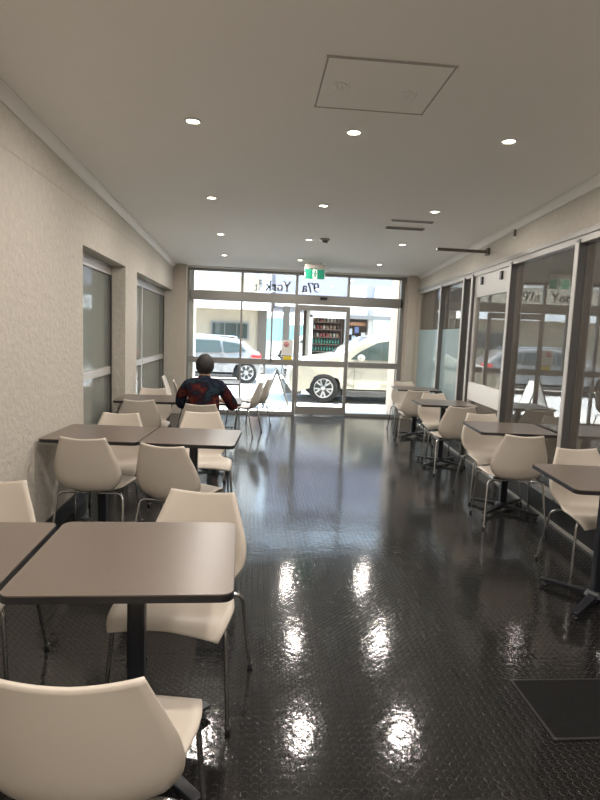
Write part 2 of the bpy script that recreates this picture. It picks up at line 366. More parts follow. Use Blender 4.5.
# notice on the door side
nt = thing('door_notice', 'white paper notice with red circle on the glass beside the door', 'notice', (.64, D+.0, 1.1))
MB().box(-.105, .10, .012, .018, -.0, .28).build('paper', white_m, nt)
MB().lathe([(0, 0), (.045, 0), (.045, .003), (0, .003)], 20, -.02, .006, .20, 'y').build('red_circle', mat('red_ink', (.65, .05, .06), .5), nt)
MB().lathe([(0.016, -.002), (.028, -.002), (.028, .002), (.016, .002)], 20, -.02, .006, .20, 'y').build('ring_mark', white_m, nt)
ny = MB().box(.57, .735, D+.012, D+.018, .975, 1.085).build('yellow_notice', mat('yellow_ink', (.80, .62, .03), .5)); tag(ny, 'small yellow sticker under the white notice beside the door', 'sticker')

# ------------------------------------------------------------------ ceiling fittings
def ceil_rot(): return math.atan(-.0201)
lamp_glow = mat('lamp_glow', (1, .86, .68), .5, emit=14)
rows = [[(-.402, 3.66), (.589, 3.655), (1.574, 3.62)], [(-.42, 5.485), (.633, 5.53), (1.713, 5.507)], [(-.436, 7.25), (.669, 7.295), (1.871, 7.288)],
        [(-.476, 8.935), (.702, 9.046), (1.979, 9.09)], [(-.40, 1.85), (.58, 1.85), (1.5, 1.85)], [(-.40, 0), (.58, 0), (1.45, 0)], [(-.40, -1.8), (.58, -1.8), (1.4, -1.8)]]
side_name = ['left', 'middle', 'right']
row_name = ['nearest visible row', 'second row from the viewer', 'third row from the viewer', 'row closest to the shopfront', 'row overhead', 'row above the viewer', 'row behind the viewer']
proto_l = None
for ri, rw_ in enumerate(rows):
    for ci, (x, y) in enumerate(rw_):
        lab = 'round recessed ceiling downlight, %s of the %s' % (side_name[ci], row_name[ri])
        if proto_l is None:
            proto_l = thing('downlight', lab, 'ceiling light', (x, y, CH(y)), 0, 'recessed ceiling downlights')
            MB().lathe([(.052, .004), (.052, -.006), (.041, -.008), (.038, .004)], 28).build('trim_ring', white_m, proto_l)
            MB().lathe([(0, -.003), (.037, -.003), (.037, .003), (0, .003)], 24).build('lens', lamp_glow, proto_l)
            o = proto_l
        else:
            o = copy_tree(proto_l); o.location = (x, y, CH(y)); o['label'] = lab
        light('lamp', 'AREA', (x, y, CH(y)-.012), LAMP_W*(1.3 if y < -1 else 1), LAMP_COL, shape='DISK', size=.13).parent = None  # unseen rear row boosted as fill for the near end
for i, (x, y) in enumerate(((3.7, 1.2), (3.7, 2.9), (3.75, 4.6), (3.8, 6.3), (3.85, 8.0), (3.9, 9.4))):
    light('lamp', 'AREA', (x, y, CH(y)-.012), LAMP_W*3.2, LAMP_COL, shape='DISK', size=.08)  # number and power raised to brighten the glass and ceiling
    o = copy_tree(proto_l); o.location = (x, y, CH(y)); o['label'] = 'downlight in the room beyond the right glazing, number %s counting away from the viewer' % ('one', 'two', 'three', 'four', 'five', 'six')[i]

hp = thing('access_hatch', 'square ceiling access hatch with scuffed patches near the viewer', 'hatch', (.613, 3.04, CH(3.04)))
hp.rotation_euler = (ceil_rot(), 0, 0)
MB().box(-.30, .30, -.275, .27, -.004, .002).build('hatch_panel', ceil_m, hp)
f = MB()
for a in ((-.308, -.30, -.28, .28), (.30, .308, -.28, .28), (-.312, .312, -.288, -.275), (-.31, .31, .27, .28)): f.box(*a, -.006, .002)
f.build('hatch_frame', mat('hatch_frame', (.36, .33, .30), .6), hp)
for k, (cx_, cy2) in enumerate(((-.20, .02), (.16, .06))):
    f = MB()
    for dx, l0, l1 in ((-.03, -.05, .05), (.0, -.02, .04), (.035, -.06, .07)):
        f.tube([(cx_+dx, cy2+l0, -.004), (cx_+dx+.012, cy2+(l0+l1)/2, -.005), (cx_+dx, cy2+l1, -.004)], .004, 5)
    f.tube([(cx_-.04, cy2-.05, -.004), (cx_, cy2-.06, -.005), (cx_+.03, cy2-.03, -.004)], .004, 5)
    f.build('plaster_scuff', white_m, hp)
def slot(name, x0, x1, y, dep, label):
    t = thing(name, label, 'air vent', ((x0+x1)/2, y, CH(y))); h = (x1-x0)/2
    MB().box(-h, h, -dep, dep, -.012, .001).build('frame', mat('vent_grey', (.30, .285, .27), .5), t)
    for k in (-1, 0, 1): MB().box(-h+.01, h-.01, k*dep*.55-.003, k*dep*.55+.003, -.017, -.012).build('blade', alu_dk, t)
slot('slot_vent', 1.395, 1.84, 5.95, .016, 'thin slot vent in the ceiling, farther right of the pair')
slot('slot_vent', 1.425, 1.85, 6.31, .035, 'wider grey slot vent in the ceiling, lower one of the pair')
sd = thing('smoke_detector', 'small dark smoke detector on the ceiling before the exit sign', 'smoke detector', (.86, 7.2, CH(7.2)))
MB().lathe([(0, 0), (.06, 0), (.06, -.015), (.045, -.022), (0, -.022)], 20).build('base', mat('det_grey', (.4, .38, .36), .5), sd)
MB().lathe([(.04, -.02), (.036, -.045), (0, -.05)], 16).build('sensor_head', mat('det_dark', (.12, .11, .10), .5), sd)
pj = thing('projecting_sign', 'dark thin blade bar sticking out from the right wall below the ceiling', 'bracket bar', (2.28, 6.6, 2.545))
MB().box(-.175, .445, -.015, .015, -.016, .016).build('bar', mat('bronze_bar', (.09, .075, .06), .45), pj)
MB().box(.42, .45, -.04, .04, -.04, .04).build('wall_plate', mat('bronze_bar', (0, 0, 0)), pj)
wb = thing('wall_bracket', 'small stub bracket fixed high on the right wall', 'bracket', (XR(5.8), 5.8, 2.62))
MB().box(-.02, .0, -.008, .008, -.03, .04).build('stub', mat('bronze_bar', (0, 0, 0)), wb); MB().box(-.012, .0, -.025, .025, -.045, -.033).build('plate', white_m, wb)

ex = thing('exit_sign', 'green and white running man exit sign hanging near the shopfront', 'exit sign', (.97, 9.3, 2.39))
gm = mat('sign_green', (.0, .15, .085), .4); MATS['sign_green'].node_tree.nodes['Principled BSDF'].inputs['Emission Color'].default_value = (.0, .3, .16, 1); MATS['sign_green'].node_tree.nodes['Principled BSDF'].inputs['Emission Strength'].default_value = .12
MB().box(-.17, .17, -.03, .03, .17, .238).build('housing', mat('sign_box', (.33, .31, .29), .5), ex, bevel=.005)
for sx in (-.1, .1): MB().cyl(sx, 0, .23, .262, .01, 8).build('ceiling_mount', mat('sign_box', (.33, .31, .29)), ex)
MB().box(-.165, .165, -.008, .008, .0, .17).build('panel_edge', mat('sign_white', (.5, .56, .53), .4), ex)
MB().box(-.155, .155, -.011, -.007, .008, .158).build('green_panel', gm, ex)
MB().box(-.038, .038, -.013, -.010, .012, .154).build('white_doorway', mat('sign_white', (0, 0, 0)), ex)
f = MB(); f.sphere((.005, -.013, .128), (.012, .003, .012))
for pl, t in (([(0, .112), (-.008, .075)], .011), ([(-.008, .075), (.016, .055), (.008, .028)], .007), ([(-.008, .075), (-.02, .05), (-.04, .04)], .007), ([(0, .108), (.022, .095), (.03, .078)], .005), ([(0, .108), (-.02, .098), (-.03, .08)], .005)):
    f.tube([(a, -.013, b) for a, b in pl], t, 6)
f.build('running_man', gm, ex)

# ------------------------------------------------------------------ floor plate
fp = thing('floor_plate', 'dark recessed access plate in the floor at the lower right', 'floor plate', (1.5, 2.09, 0))
MB().box(-.30, .36, -.18, .18, .0005, .004).build('plate', mat('plate_black', (.006, .006, .006), .75, spec=.15, bump=(180, .8)), fp)
f = MB()
for a in ((-.31, .37, -.19, -.18), (-.31, .37, .18, .19), (-.31, -.30, -.18, .18)): f.box(*a, .0005, .005)
f.build('rim', mat('plate_rim', (.02, .02, .02), .5, .3), fp)

# ------------------------------------------------------------------ tables
def rrect(hx, hy, r, n=5):
    pts = []
    for sx, sy_, a0 in ((1, 1, 0), (-1, 1, 90), (-1, -1, 180), (1, -1, 270)):
        for k in range(n+1):
            a = math.radians(a0+90*k/n); pts.append((sx*(hx-r)+r*math.cos(a), sy_*(hy-r)+r*math.sin(a)))
    return pts
def make_table():
    t = thing('cafe_table', '', 'table')
    MB().prism(rrect(.325, .31, .035), .727, .7505).build('tabletop', lam, t)
    f = MB().prism(rrect(.3265, .3115, .036), .726, .7465).build('edge_band', edge_m, t)
    MB().box(-.17, .17, -.03, .03, .700, .722).box(-.03, .03, -.17, .17, .700, .722).build('top_bracket', black_metal, t)
    MB().prism(rrect(.029, .029, .01, 3), .05, .705).build('column', black_metal, t)
    b = MB(); b.cyl(0, 0, .045, .075, .07, 20, .045)
    b.build('base_hub', black_metal, t)
    for k in range(4):
        a = math.radians(45+90*k); c_, s_ = math.cos(a), math.sin(a)
        q = [(c_*r-s_*w_, s_*r+c_*w_) for r, w_ in ((.03, -.026), (.33, -.02), (.33, .02), (.03, .026))]
        mb = MB(); z0 = (.03, .026); z1 = (.062, .04)
        mb.hexa([(*q[0], .03), (*q[1], .028), (*q[2], .028), (*q[3], .03), (*q[0], .062), (*q[1], .042), (*q[2], .042), (*q[3], .062)])
        ft = mb.build('base_arm', black_metal, t, bevel=.004)
        MB().lathe([(0, 0), (.018, 0), (.02, .006), (.008, .012), (.008, .03), (0, .03)], 12, c_*.30, s_*.30, 0).build('levelling_foot', rubber, ft)
    return t
table0 = make_table(); used_t = []
def table(x, y, deg, label, group):
    t = table0 if not used_t else copy_tree(table0); used_t.append(1)
    t.location = (x, y, 0); t.rotation_euler = (0, 0, math.radians(deg)); t['label'] = label; t['group'] = group; return t
GL_, GR_ = 'tables along the left wall', 'tables along the right glazing'
table(-.364, 1.862, 1, 'large nearest taupe café table in the left foreground', GL_)
table(-1.037, 1.84, 1, 'taupe café table cut off by the left frame edge in the foreground', GL_)
table(-.395, 4.02, -4, 'taupe café table on the aisle side of the second left row', GL_).scale.x = .965
table(-1.042, 4.07, -4, 'taupe café table against the stucco wall in the second left row', GL_)
table(-.43, 6.19, 0, 'café table in front of the seated person', GL_)
table(-1.085, 6.19, 0, 'café table against the left wall beside the seated person', GL_)
table(-.50, 8.45, 0, 'far café table beyond the seated person near the shopfront', GL_)
table(2.06, 3.02, -6, 'café table at the right edge of the frame, nearest on the right', GR_)
table(2.28, 4.78, -6, 'second café table along the right glazing', GR_)
table(2.31, 6.60, -5, 'third café table along the right glazing', GR_)
table(2.50, 8.42, -4, 'farthest café table along the right glazing beside the beige pier', GR_)

# ------------------------------------------------------------------ chairs
def cr_interp(pts, n):   # catmull-rom through tuples
    out = []; m_ = len(pts)
    for i in range(n):
        t = i/(n-1)*(m_-1); k = min(int(t), m_-2); u = t-k
        p0 = pts[max(k-1, 0)]; p1 = pts[k]; p2 = pts[k+1]; p3 = pts[min(k+2, m_-1)]
        out.append(tuple(.5*((2*b)+(-a+c)*u+(2*a-5*b+4*c-d)*u*u+(-a+3*b-3*c+d)*u**3) for a, b, c, d in zip(p0, p1, p2, p3)))
    return out
def chair_shell():
    # y, z, half width, curl (how far the sides lean out of the profile), corner lift
    prof = [(-.300, .775, .146, .012, .010), (-.290, .73, .163, .022, .006), (-.276, .665, .189, .034, 0), (-.262, .60, .211, .044, 0), (-.248, .54, .222, .05, 0),
            (-.234, .485, .217, .05, 0), (-.214, .44, .198, .044, 0), (-.185, .408, .172, .030, 0), (-.135, .394, .165, .018, 0), (-.06, .398, .196, .014, 0),
            (.03, .410, .224, .012, 0), (.10, .422, .234, .010, -.008), (.16, .427, .230, .004, -.018), (.20, .419, .222, .002, -.024), (.222, .396, .208, 0, -.026)]
    P = cr_interp(prof, 40); NX = 14; vs = []; grid = []
    for i, (y, z, hw, cl, lf) in enumerate(P):
        a = P[max(i-1, 0)]; b = P[min(i+1, len(P)-1)]
        ty, tz = b[0]-a[0], b[1]-a[1]; L = math.hypot(ty, tz); ny_, nz_ = -tz/L, ty/L      # normal towards the sitter
        row = []
        for j in range(NX+1):
            s = -1+2*j/NX; e = abs(s)**2.2
            row.append(Vector((s*hw, y+ny_*cl*e, z+nz_*cl*e + lf*abs(s)**1.5)))
        grid.append(row)
    nI = len(grid); T = .011
    def nrm(i, j):
        du = grid[min(i+1, nI-1)][j]-grid[max(i-1, 0)][j]; dv = grid[i][min(j+1, NX)]-grid[i][max(j-1, 0)]
        return dv.cross(du).normalized()
    top = [[grid[i][j]-nrm(i, j)*0 for j in range(NX+1)] for i in range(nI)]
    bot = [[grid[i][j]+nrm(i, j)*T for j in range(NX+1)] for i in range(nI)]
    for g in (top, bot):
        for r in g: vs += r
    w_ = NX+1; off = nI*w_; fs = []
    for i in range(nI-1):
        for j in range(NX):
            fs.append((i*w_+j, i*w_+j+1, (i+1)*w_+j+1, (i+1)*w_+j)); fs.append((off+i*w_+j, off+(i+1)*w_+j, off+(i+1)*w_+j+1, off+i*w_+j+1))
    bd = [(0, j) for j in range(NX)]+[(i, NX) for i in range(nI-1)]+[(nI-1, j) for j in range(NX, 0, -1)]+[(i, 0) for i in range(nI-1, 0, -1)]
    for k in range(len(bd)):
        a, b = bd[k], bd[(k+1) % len(bd)]
        ia, ib = a[0]*w_+a[1], b[0]*w_+b[1]; fs.append((ia, ib, off+ib, off+ia))
    return MB().add(vs, fs, True)
def arc_tube(p_foot, p_top, p_in, r=.0085):
    A, B, Cc = Vector(p_foot), Vector(p_top), Vector(p_in); pts = [A]; R_ = .045
    d1 = (B-A).normalized(); d2 = (Cc-B).normalized(); s0 = B-d1*R_; s1 = B+d2*R_
    for k in range(7):
        t = k/6; pts.append((1-t)**2*s0+2*t*(1-t)*B+t*t*s1)
    pts.append(Cc); return MB().tube(pts, r, 10)
def make_chair():
    t = thing('shell_chair', '', 'chair')
    sh = chair_shell().build('shell', shell_m, t)
    for sx in (-1, 1):
        for fx in (1, -1):
            fy = .19 if fx > 0 else -.235; ty = .15 if fx > 0 else -.15
            foot = (sx*.245, fy, .008); top = (sx*.217, ty, .404 if fx > 0 else .388); inn = (sx*.04, ty*.75, .398 if fx > 0 else .378)
            lg = arc_tube(foot, top, inn).build('leg', chrome, t)
            MB().lathe([(0, 0), (.012, 0), (.0125, .025), (0, .025)], 10, foot[0], foot[1], 0).build('foot_cap', rubber, lg)
    MB().tube([(-.04, .113, .397), (-.04, -.113, .377)], .009, 8).tube([(.04, .113, .397), (.04, -.113, .377)], .009, 8).box(-.06, .06, -.06, .10, .380, .392).build('under_seat_plate', chrome, t)
    return t
chair0 = make_chair(); used_c = []
def chair(x, y, deg, label, group):
    t = chair0 if not used_c else copy_tree(chair0); used_c.append(1)
    t.location = (x, y, 0); t.rotation_euler = (0, 0, math.radians(deg)); t['label'] = label; t['group'] = group; return t
CL, CR = 'cream shell chairs on the left side', 'cream shell chairs on the right side'
chair(-.345, 1.385, 0, 'cream shell chair closest to the viewer, its back filling the lower left corner', CL)
chair(-1.03, 1.36, 0, 'cream shell chair at the near side of the table cut by the left frame edge', CL)
chair(-.255, 2.215, 169, 'cream shell chair facing the viewer across the nearest left table', CL)
chair(-1.155, 2.33, 180, 'cream shell chair behind the foreground table, cut by the left frame edge', CL)
chair(-1.04, 3.95, -5, 'cream shell chair seen from behind beside the wall, second left row', CL)
chair(-.45, 3.76, -18, 'cream shell chair seen from behind at the aisle table, second left row', CL)
chair(-1.08, 4.52, 180, 'cream shell chair facing the viewer beside the wall, second left row', CL)
chair(-.39, 4.72, 187, 'cream shell chair facing the viewer with its seat showing at the aisle table', CL)
chair(-1.17, 6.00, 12, 'shaded cream shell chair seen from behind, left of the seated person', CL)
chair(-.485, 5.80, 0, 'cream shell chair the person is sitting on', CL)
chair(-1.16, 6.62, 182, 'cream shell chair facing the viewer beyond the table left of the person', CL)
chair(-1.06, 8.75, -88, 'bright cream chair in profile against the left wall, farther of two', CL)
chair(-.80, 8.05, -80, 'bright cream chair in profile near the left wall, nearer of two', CL)
chair(-.12, 8.30, 74, 'chair in profile right of the person, nearer the viewer of the pair by the glass', CL)
chair(.03, 8.98, 71, 'chair in profile right of the person, farther of the pair by the glass', CL)
chair(2.27, 3.42, 180, 'beige shell chair facing the viewer at the nearest right table', CR)
chair(2.28, 2.50, 4, 'beige shell chair on the near side of the first right table, mostly out of frame', CR)
chair(2.17, 4.46, -8, 'beige shell chair seen from behind at the second right table', CR)
chair(2.29, 5.13, 180, 'beige shell chair facing the viewer at the second right table', CR)
chair(2.30, 6.22, -2, 'beige shell chair turned from behind at the third right table', CR)
chair(2.42, 7.05, 180, 'beige shell chair facing the viewer at the third right table', CR)
chair(2.37, 7.95, -10, 'far beige shell chair seen from behind at the last right table', CR)
chair(2.52, 8.92, 180, 'farthest beige shell chair facing the viewer beside the pier', CR)

# ------------------------------------------------------------------ person
def skin_mesh(name, V, E, m_, parent, sub=2, root=0):
    me = bpy.data.meshes.new(name); me.from_pydata([v[:3] for v in V], E, []); ob = bpy.data.objects.new(name, me); C.objects.link(ob)
    sk = ob.modifiers.new('skin', 'SKIN'); sk.use_smooth_shade = True
    if not me.skin_vertices: 
        bm = bmesh.new(); bm.from_mesh(me); bm.verts.layers.skin.verify(); bm.to_mesh(me); bm.free()
    for i, v in enumerate(V):
        r = v[3]; me.skin_vertices[0].data[i].radius = r if isinstance(r, tuple) else (r, r); me.skin_vertices[0].data[i].use_root = (i == root)
    s_ = ob.modifiers.new('sub', 'SUBSURF'); s_.levels = sub; s_.render_levels = sub
    dg = bpy.context.evaluated_depsgraph_get(); dg.update(); m2 = bpy.data.meshes.new_from_object(ob.evaluated_get(dg)); m2.name = name
    bpy.data.objects.remove(ob); m2.materials.clear(); m2.materials.append(m_)
    for p in m2.polygons: p.use_smooth = True
    o = bpy.data.objects.new(name, m2); C.objects.link(o)
    if parent: o.parent = parent
    return o
pr = thing('person', 'person with short dark hair in a dark floral shirt seated with back to viewer', 'person', (-.475, 5.765, -.005))
skin_c = mat('skin', (.30, .17, .11), .55)
V = [(0, -.03, .55, (.13, .10)), (0, -.03, .70, (.13, .095)), (0, -.01, .85, (.145, .10)), (0, .0, .955, (.11, .08)), (0, .02, 1.03, .052), (0, .045, 1.08, .055),
     (0, .055, 1.14, (.078, .09)), (0, .06, 1.20, (.08, .092)), (0, .055, 1.25, (.055, .065))]
E_ = [(i, i+1) for i in range(8)]
def addchain(start, pts):
    p = start
    for q in pts: V.append(q); E_.append((p, len(V)-1)); p = len(V)-1
    return p
for s in (-1, 1):
    ex_ = .30 if s > 0 else .245
    h = addchain(3, [(s*.155, .0, .955, .055), (s*.22, .02, .87, .045), (s*ex_, .06, .745, .038), (s*(ex_-.06), .20, .765, .033), (s*.14, .33, .775, .024), (s*.115, .38, .775, (.03, .016))])
    for k, (dx, ln) in enumerate(((-.024, .062), (-.008, .072), (.009, .066), (.025, .05))):
        addchain(h, [(s*(.11-dx*s*0)+dx, .405, .772, .0095), (s*.10+dx*1.15, .405+ln*.55, .768, .0085), (s*.095+dx*1.2, .405+ln, .760, .0075)])
    addchain(h-1, [(s*.105, .365, .77, .011), (s*.072, .395, .766, .0095)])
    k = addchain(0, [(s*.09, .02, .525, .082), (s*.11, .20, .53, .072), (s*.12, .37, .52, .055), (s*.12, .28, .30, .048), (s*.12, .17, .10, .032), (s*.12, .19, .05, .034), (s*.125, .28, .035, .028)])
body = skin_mesh('body', V, E_, skin_c, pr)
f = MB(); f.sphere((0, .155, 1.165), (.014, .022, .02)); f.build('nose', skin_c, pr)
for s in (-1, 1):
    MB().sphere((s*.086, .06, 1.165), (.010, .02, .032)).build('ear', skin_c, pr)
    MB().sphere((s*.03, .138, 1.185), (.012, .01, .008)).build('eye', white_m, pr)
MB().sphere((0, .145, 1.128), (.026, .01, .007)).build('mouth', mat('lips', (.30, .09, .08), .5), pr)
pr.scale = (.985, .985, .985)
# hair cap
hb = MB(); prof = []
vs = []; fs = []; n = 24; mm_ = 12
for j in range(mm_+1):
    t = PI*j/mm_*.98
    for k in range(n):
        a = 2*PI*k/n; front = max(0, math.sin(a))
        tt = t*(1-.42*front)   # the cap stops at the hairline in front, reaches the nape behind
        r = math.sin(tt*.86); wob = 1+.03*math.sin(5*a+7*t)+.02*math.sin(11*a-5*t)
        vs.append((.094*r*math.cos(a)*wob, .048+.105*r*math.sin(a)*wob, 1.175+.112*math.cos(tt*.86)*wob))
for j in range(mm_):
    for k in range(n): fs.append((j*n+k, j*n+(k+1) % n, (j+1)*n+(k+1) % n, (j+1)*n+k))
hb.add(vs, fs, True); hb.build('hair', mat('dark_hair', (.018, .015, .014), .6, bump=(90, .8)), pr)
def floral():
    m = bpy.data.materials.new('floral_cloth'); m.use_nodes = True; n = m.node_tree.nodes; l = m.node_tree.links; b = n['Principled BSDF']
    t = n.new('ShaderNodeTexCoord'); nz = n.new('ShaderNodeTexNoise'); nz.inputs['Scale'].default_value = 7; nz.inputs['Detail'].default_value = 2.5; nz.inputs['Distortion'].default_value = .3
    l.new(t.outputs['Object'], nz.inputs['Vector']); r = n.new('ShaderNodeValToRGB'); r.color_ramp.interpolation = 'EASE'
    cs = [(0, (.010, .012, .022)), (.40, (.012, .014, .026)), (.45, (.02, .035, .045)), (.50, (.012, .012, .02)), (.60, (.055, .012, .012)), (.67, (.10, .03, .018)), (.75, (.03, .015, .02)), (.85, (.13, .06, .03))]
    e = r.color_ramp.elements
    while len(e) < len(cs): e.new(.5)
    for i, (p, c_) in enumerate(cs): e[i].position = p; e[i].color = (*c_, 1)
    l.new(nz.outputs['Fac'], r.inputs[0]); l.new(r.outputs[0], b.inputs['Base Color']); b.inputs['Roughness'].default_value = .9; b.inputs['Specular IOR Level'].default_value = .08; return m
flo = floral()
V = [(0, -.03, .53, (.205, .135)), (0, -.035, .68, (.18, .125)), (0, -.015, .83, (.172, .122)), (0, -.005, .95, (.135, .10)), (0, .02, 1.035, .074), (0, .03, 1.065, .066)]
E_ = [(0, 1), (1, 2), (2, 3), (3, 4), (4, 5)]
for s in (-1, 1):
    ex_ = .305 if s > 0 else .245
    addchain(3, [(s*.165, -.005, .955, .075), (s*.235, .015, .865, .068), (s*ex_, .06, .745, .062), (s*(ex_-.06), .19, .765, .055)])
skin_mesh('shirt', V, E_, flo, pr)
V = [(0, -.03, .535, (.16, .115)), (0, -.01, .60, (.15, .115))]; E_ = [(0, 1)]
for s in (-1, 1): addchain(0, [(s*.095, .03, .535, .092), (s*.112, .20, .54, .082), (s*.12, .375, .53, .065), (s*.12, .285, .30, .056), (s*.12, .18, .12, .046)])
skin_mesh('trousers', V, E_, mat('dark_trousers', (.03, .03, .04), .8), pr)
for s in (-1, 1):
    skin_mesh('shoe', [(s*.12, .15, .05, (.04, .042)), (s*.12, .20, .045, (.042, .04)), (s*.125, .29, .034, (.042, .03)), (s*.125, .34, .03, (.032, .024))], [(0, 1), (1, 2), (2, 3)], mat('shoe_black', (.02, .02, .02), .5), pr)

# ------------------------------------------------------------------ street
def ground(name, x0, x1, y0, y1, z0, z1, m_, lab): return struct(MB().box(x0, x1, y0, y1, z0, z1).build(name, m_), lab, name)
ground('pavement', -30, 40, D+.12, 11.95, -.2, -.005, pave_m, 'pale sunlit footpath outside the shopfront')
ground('road', -30, 40, 11.95, 18.5, -.22, -.006, road_m, 'sunlit grey asphalt street')
ground('far_pavement', -30, 40, 18.5, 60, -.2, .03, pave_m, 'pale footpath and forecourt across the street')
struct(MB().box(2.70, 2.86, D+.12, 11.1, 0, 2.9).build('pier_outer', mat('pink_brick', (.55, .42, .33), .85)), 'pinkish pier just outside the right of the shopfront', 'pier')
struct(MB().box(-1.3, -1.09, D+.12, 11.0, 0, 2.9).build('pier_outer_left', pier_m), 'pier just outside the left of the shopfront', 'pier')

bA = thing('cream_building', 'cream street building with white fascia and dark window, seen behind the silver wagon', 'building', (-4, 20, .03))
def bp(name, x0, x1, y0, y1, z0, z1, m_, par=bA):
    L = par.location; return MB().box(x0-L.x, x1-L.x, y0-L.y, y1-L.y, z0-L.z, z1-L.z).build(name, m_, par)
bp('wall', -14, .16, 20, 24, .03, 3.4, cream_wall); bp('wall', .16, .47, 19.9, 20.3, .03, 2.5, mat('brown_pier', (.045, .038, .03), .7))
bp('fascia', -14, .46, 19.2, 20.1, 2.26, 2.62, white_m)
bp('window_frame', -1.47, -.14, 19.94, 20.0, 1.22, 1.84, alu_dk)
for a, b in ((-1.40, -1.0), (-.96, -.58), (-.54, -.2)): bp('window_pane', a, b, 19.92, 19.945, 1.28, 1.78, glass_car)
bp('upper_wall', -14, .3, 23, 25, 3.4, 7.5, mat('upper_white', (.80, .79, .76), .8))
for z in (3.55, 4.0): bp('ledge', -14, .3, 22.6, 23.0, z, z+.12, mat('ledge_grey', (.55, .52, .48), .8))

bB = thing('gallery_building', 'pale grey street building with glazed shop windows behind the white car', 'building', (3.5, 20, .03))
lav = mat('lavender_render', (.2, .2, .245), .85)
bp('upper_wall', .75, 9.0, 20.3, 26, 2.45, 5.2, lav, bB)
for a, b, c, d in ((3.4, 4.0, 2.75, 3.3), (4.3, 5.0, 2.75, 3.3)): bp('upper_window', a, b, 20.26, 20.3, c, d, mat('pale_blind', (.42, .42, .42), .6), bB)
bp('cornice', .75, 9, 20.1, 20.3, 2.45, 2.55, white_m, bB)
bp('column', 1.05, 1.27, 20, 20.25, .03, 2.45, mat('brown_pier', (0, 0, 0)), bB)
bp('shop_frame', 2.0, 2.09, 20, 20.2, .03, 2.2, white_m, bB); bp('shop_frame', 3.24, 3.31, 20, 20.2, .03, 2.2, alu, bB); bp('shop_frame', 2.0, 3.3, 20, 20.2, 2.10, 2.2, white_m, bB)
bp('shop_column', 4.06, 4.22, 19.95, 20.2, .03, 2.45, alu, bB); bp('shop_column', 4.86, 5.0, 19.95, 20.2, .03, 2.45, white_m, bB)
bp('lintel', 2.0, 9, 20.0, 20.3, 2.2, 2.45, mat('lintel_grey', (.45, .44, .42), .7), bB)
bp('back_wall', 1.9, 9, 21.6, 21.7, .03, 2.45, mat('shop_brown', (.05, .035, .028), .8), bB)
bp('side_wall', 2.0, 2.05, 20.2, 21.6, .03, 2.45, mat('shop_cream', (.6, .55, .45), .8), bB)
bp('stall_riser', 3.31, 4.06, 20, 20.2, .03, 1.1, mat('riser', (.2, .23, .25), .6), bB)
bp('orange_band', 3.31, 4.06, 20.3, 20.34, 1.88, 2.0, mat('orange_sign', (.20, .10, .05), .6), bB)
for k, (a, c, cc) in enumerate(((3.38, 1.15, (.06, .10, .2)), (3.56, 1.3, (.25, .3, .34)), (3.76, 1.2, (.05, .07, .14)), (3.9, 1.42, (.5, .5, .5)), (3.42, 1.55, (.3, .32, .36)), (3.66, 1.62, (.07, .1, .22)))):
    bp('window_poster', a, a+.15, 20.36, 20.38, c, c+.22, mat('poster_%s' % 'abcdef'[k], cc, .6), bB)
bp('shop_sign', 4.25, 4.84, 20.0, 20.05, 1.62, 2.12, mat('teal_sign', (.42, .62, .56), .6), bB)
bp('shop_sign', 4.25, 4.84, 19.98, 20.0, 1.74, 1.84, mat('yellow_sign', (.70, .64, .35), .6), bB)
bp('awning_edge', 3.31, 4.86, 19.5, 20.0, 2.10, 2.22, alu_dk, bB); bp('grille', 4.25, 4.84, 20.02, 20.1, .03, 1.55, mat('grille_grey', (.38, .38, .38), .6), bB)
# shelves with bottles in the shop window
sh = thing('display_shelf', 'brown display shelving inside the shop window across the street', 'shelf', (2.67, 20.75, .03))
for z in (.55, .85, 1.12, 1.38, 1.66, 1.92): MB().box(-.55, .55, -.12, .22, z, z+.025).build('shelf_board', mat('shelf_wood', (.10, .06, .045), .6), sh)
for x in (-.56, .55): MB().box(x, x+.02, -.12, .22, 0, 2.05).build('side_panel', mat('shelf_wood', (0, 0, 0)), sh)
green = mat('green_bottle', (.02, .10, .07), .25)
b0 = MB().lathe([(0, 0), (.036, 0), (.036, .12), (.014, .16), (.014, .20), (0, .20)], 12).build('bottle', green); tag(b0, None, 'bottle', 'green bottles in the shop window across the street')
first = True
for zi, z in enumerate((.905, 1.175)):
    for k in range(10):
        o = b0 if first else b0.copy()
        if not first: C.objects.link(o)
        first = False; o.location = (2.20+k*.104, 20.70, z); o['label'] = 'small green bottle in a row on a shelf in the shop window across the street'
cl = [(.13, .025, .02), (.14, .10, .06), (.04, .02, .015), (.22, .20, .17)]
jm = [mat('jar_%s' % 'abcd'[i], c_, .4) for i, c_ in enumerate(cl)]
jb = [MB().lathe([(0, 0), (.045, 0), (.047, .10), (.03, .125), (.03, .14), (0, .14)], 12).build('jar', jm[i]) for i in range(4)]
uj = set()
for zi, z in enumerate((1.435, 1.715, 1.975)):
    for k in range(8):
        i = random.randrange(4); o = jb[i] if i not in uj else jb[i].copy()
        if i in uj: C.objects.link(o)
        uj.add(i); o.location = (2.22+k*.125+random.uniform(-.01, .01), 20.70, z if z < 1.9 else 1.975)
        tag(o, '%s jar on the upper shelves in the shop window across the street' % ('red', 'tan', 'dark brown', 'pale')[i], 'jar', 'jars in the shop window across the street')
bC = thing('glass_building', 'blue green glazed building far beyond the gap between the street buildings', 'building', (2, 36, 0))
bp('wall', -2, 8, 36, 40, .0, 5.5, mat('far_lav', (.5, .54, .62), .8), bC)
for k in range(5): bp('window', .55+k*.62, 1.1+k*.62, 35.9, 36, 1.0, 2.4, mat('far_glass', (.16, .30, .30), .2), bC)
bp('window_band', -2, 8, 35.9, 36, 2.6, 3.4, mat('far_band', (.62, .68, .72), .5), bC)
bp('balcony', 2.2, 4.4, 35.0, 36, 2.05, 2.35, white_m, bC)

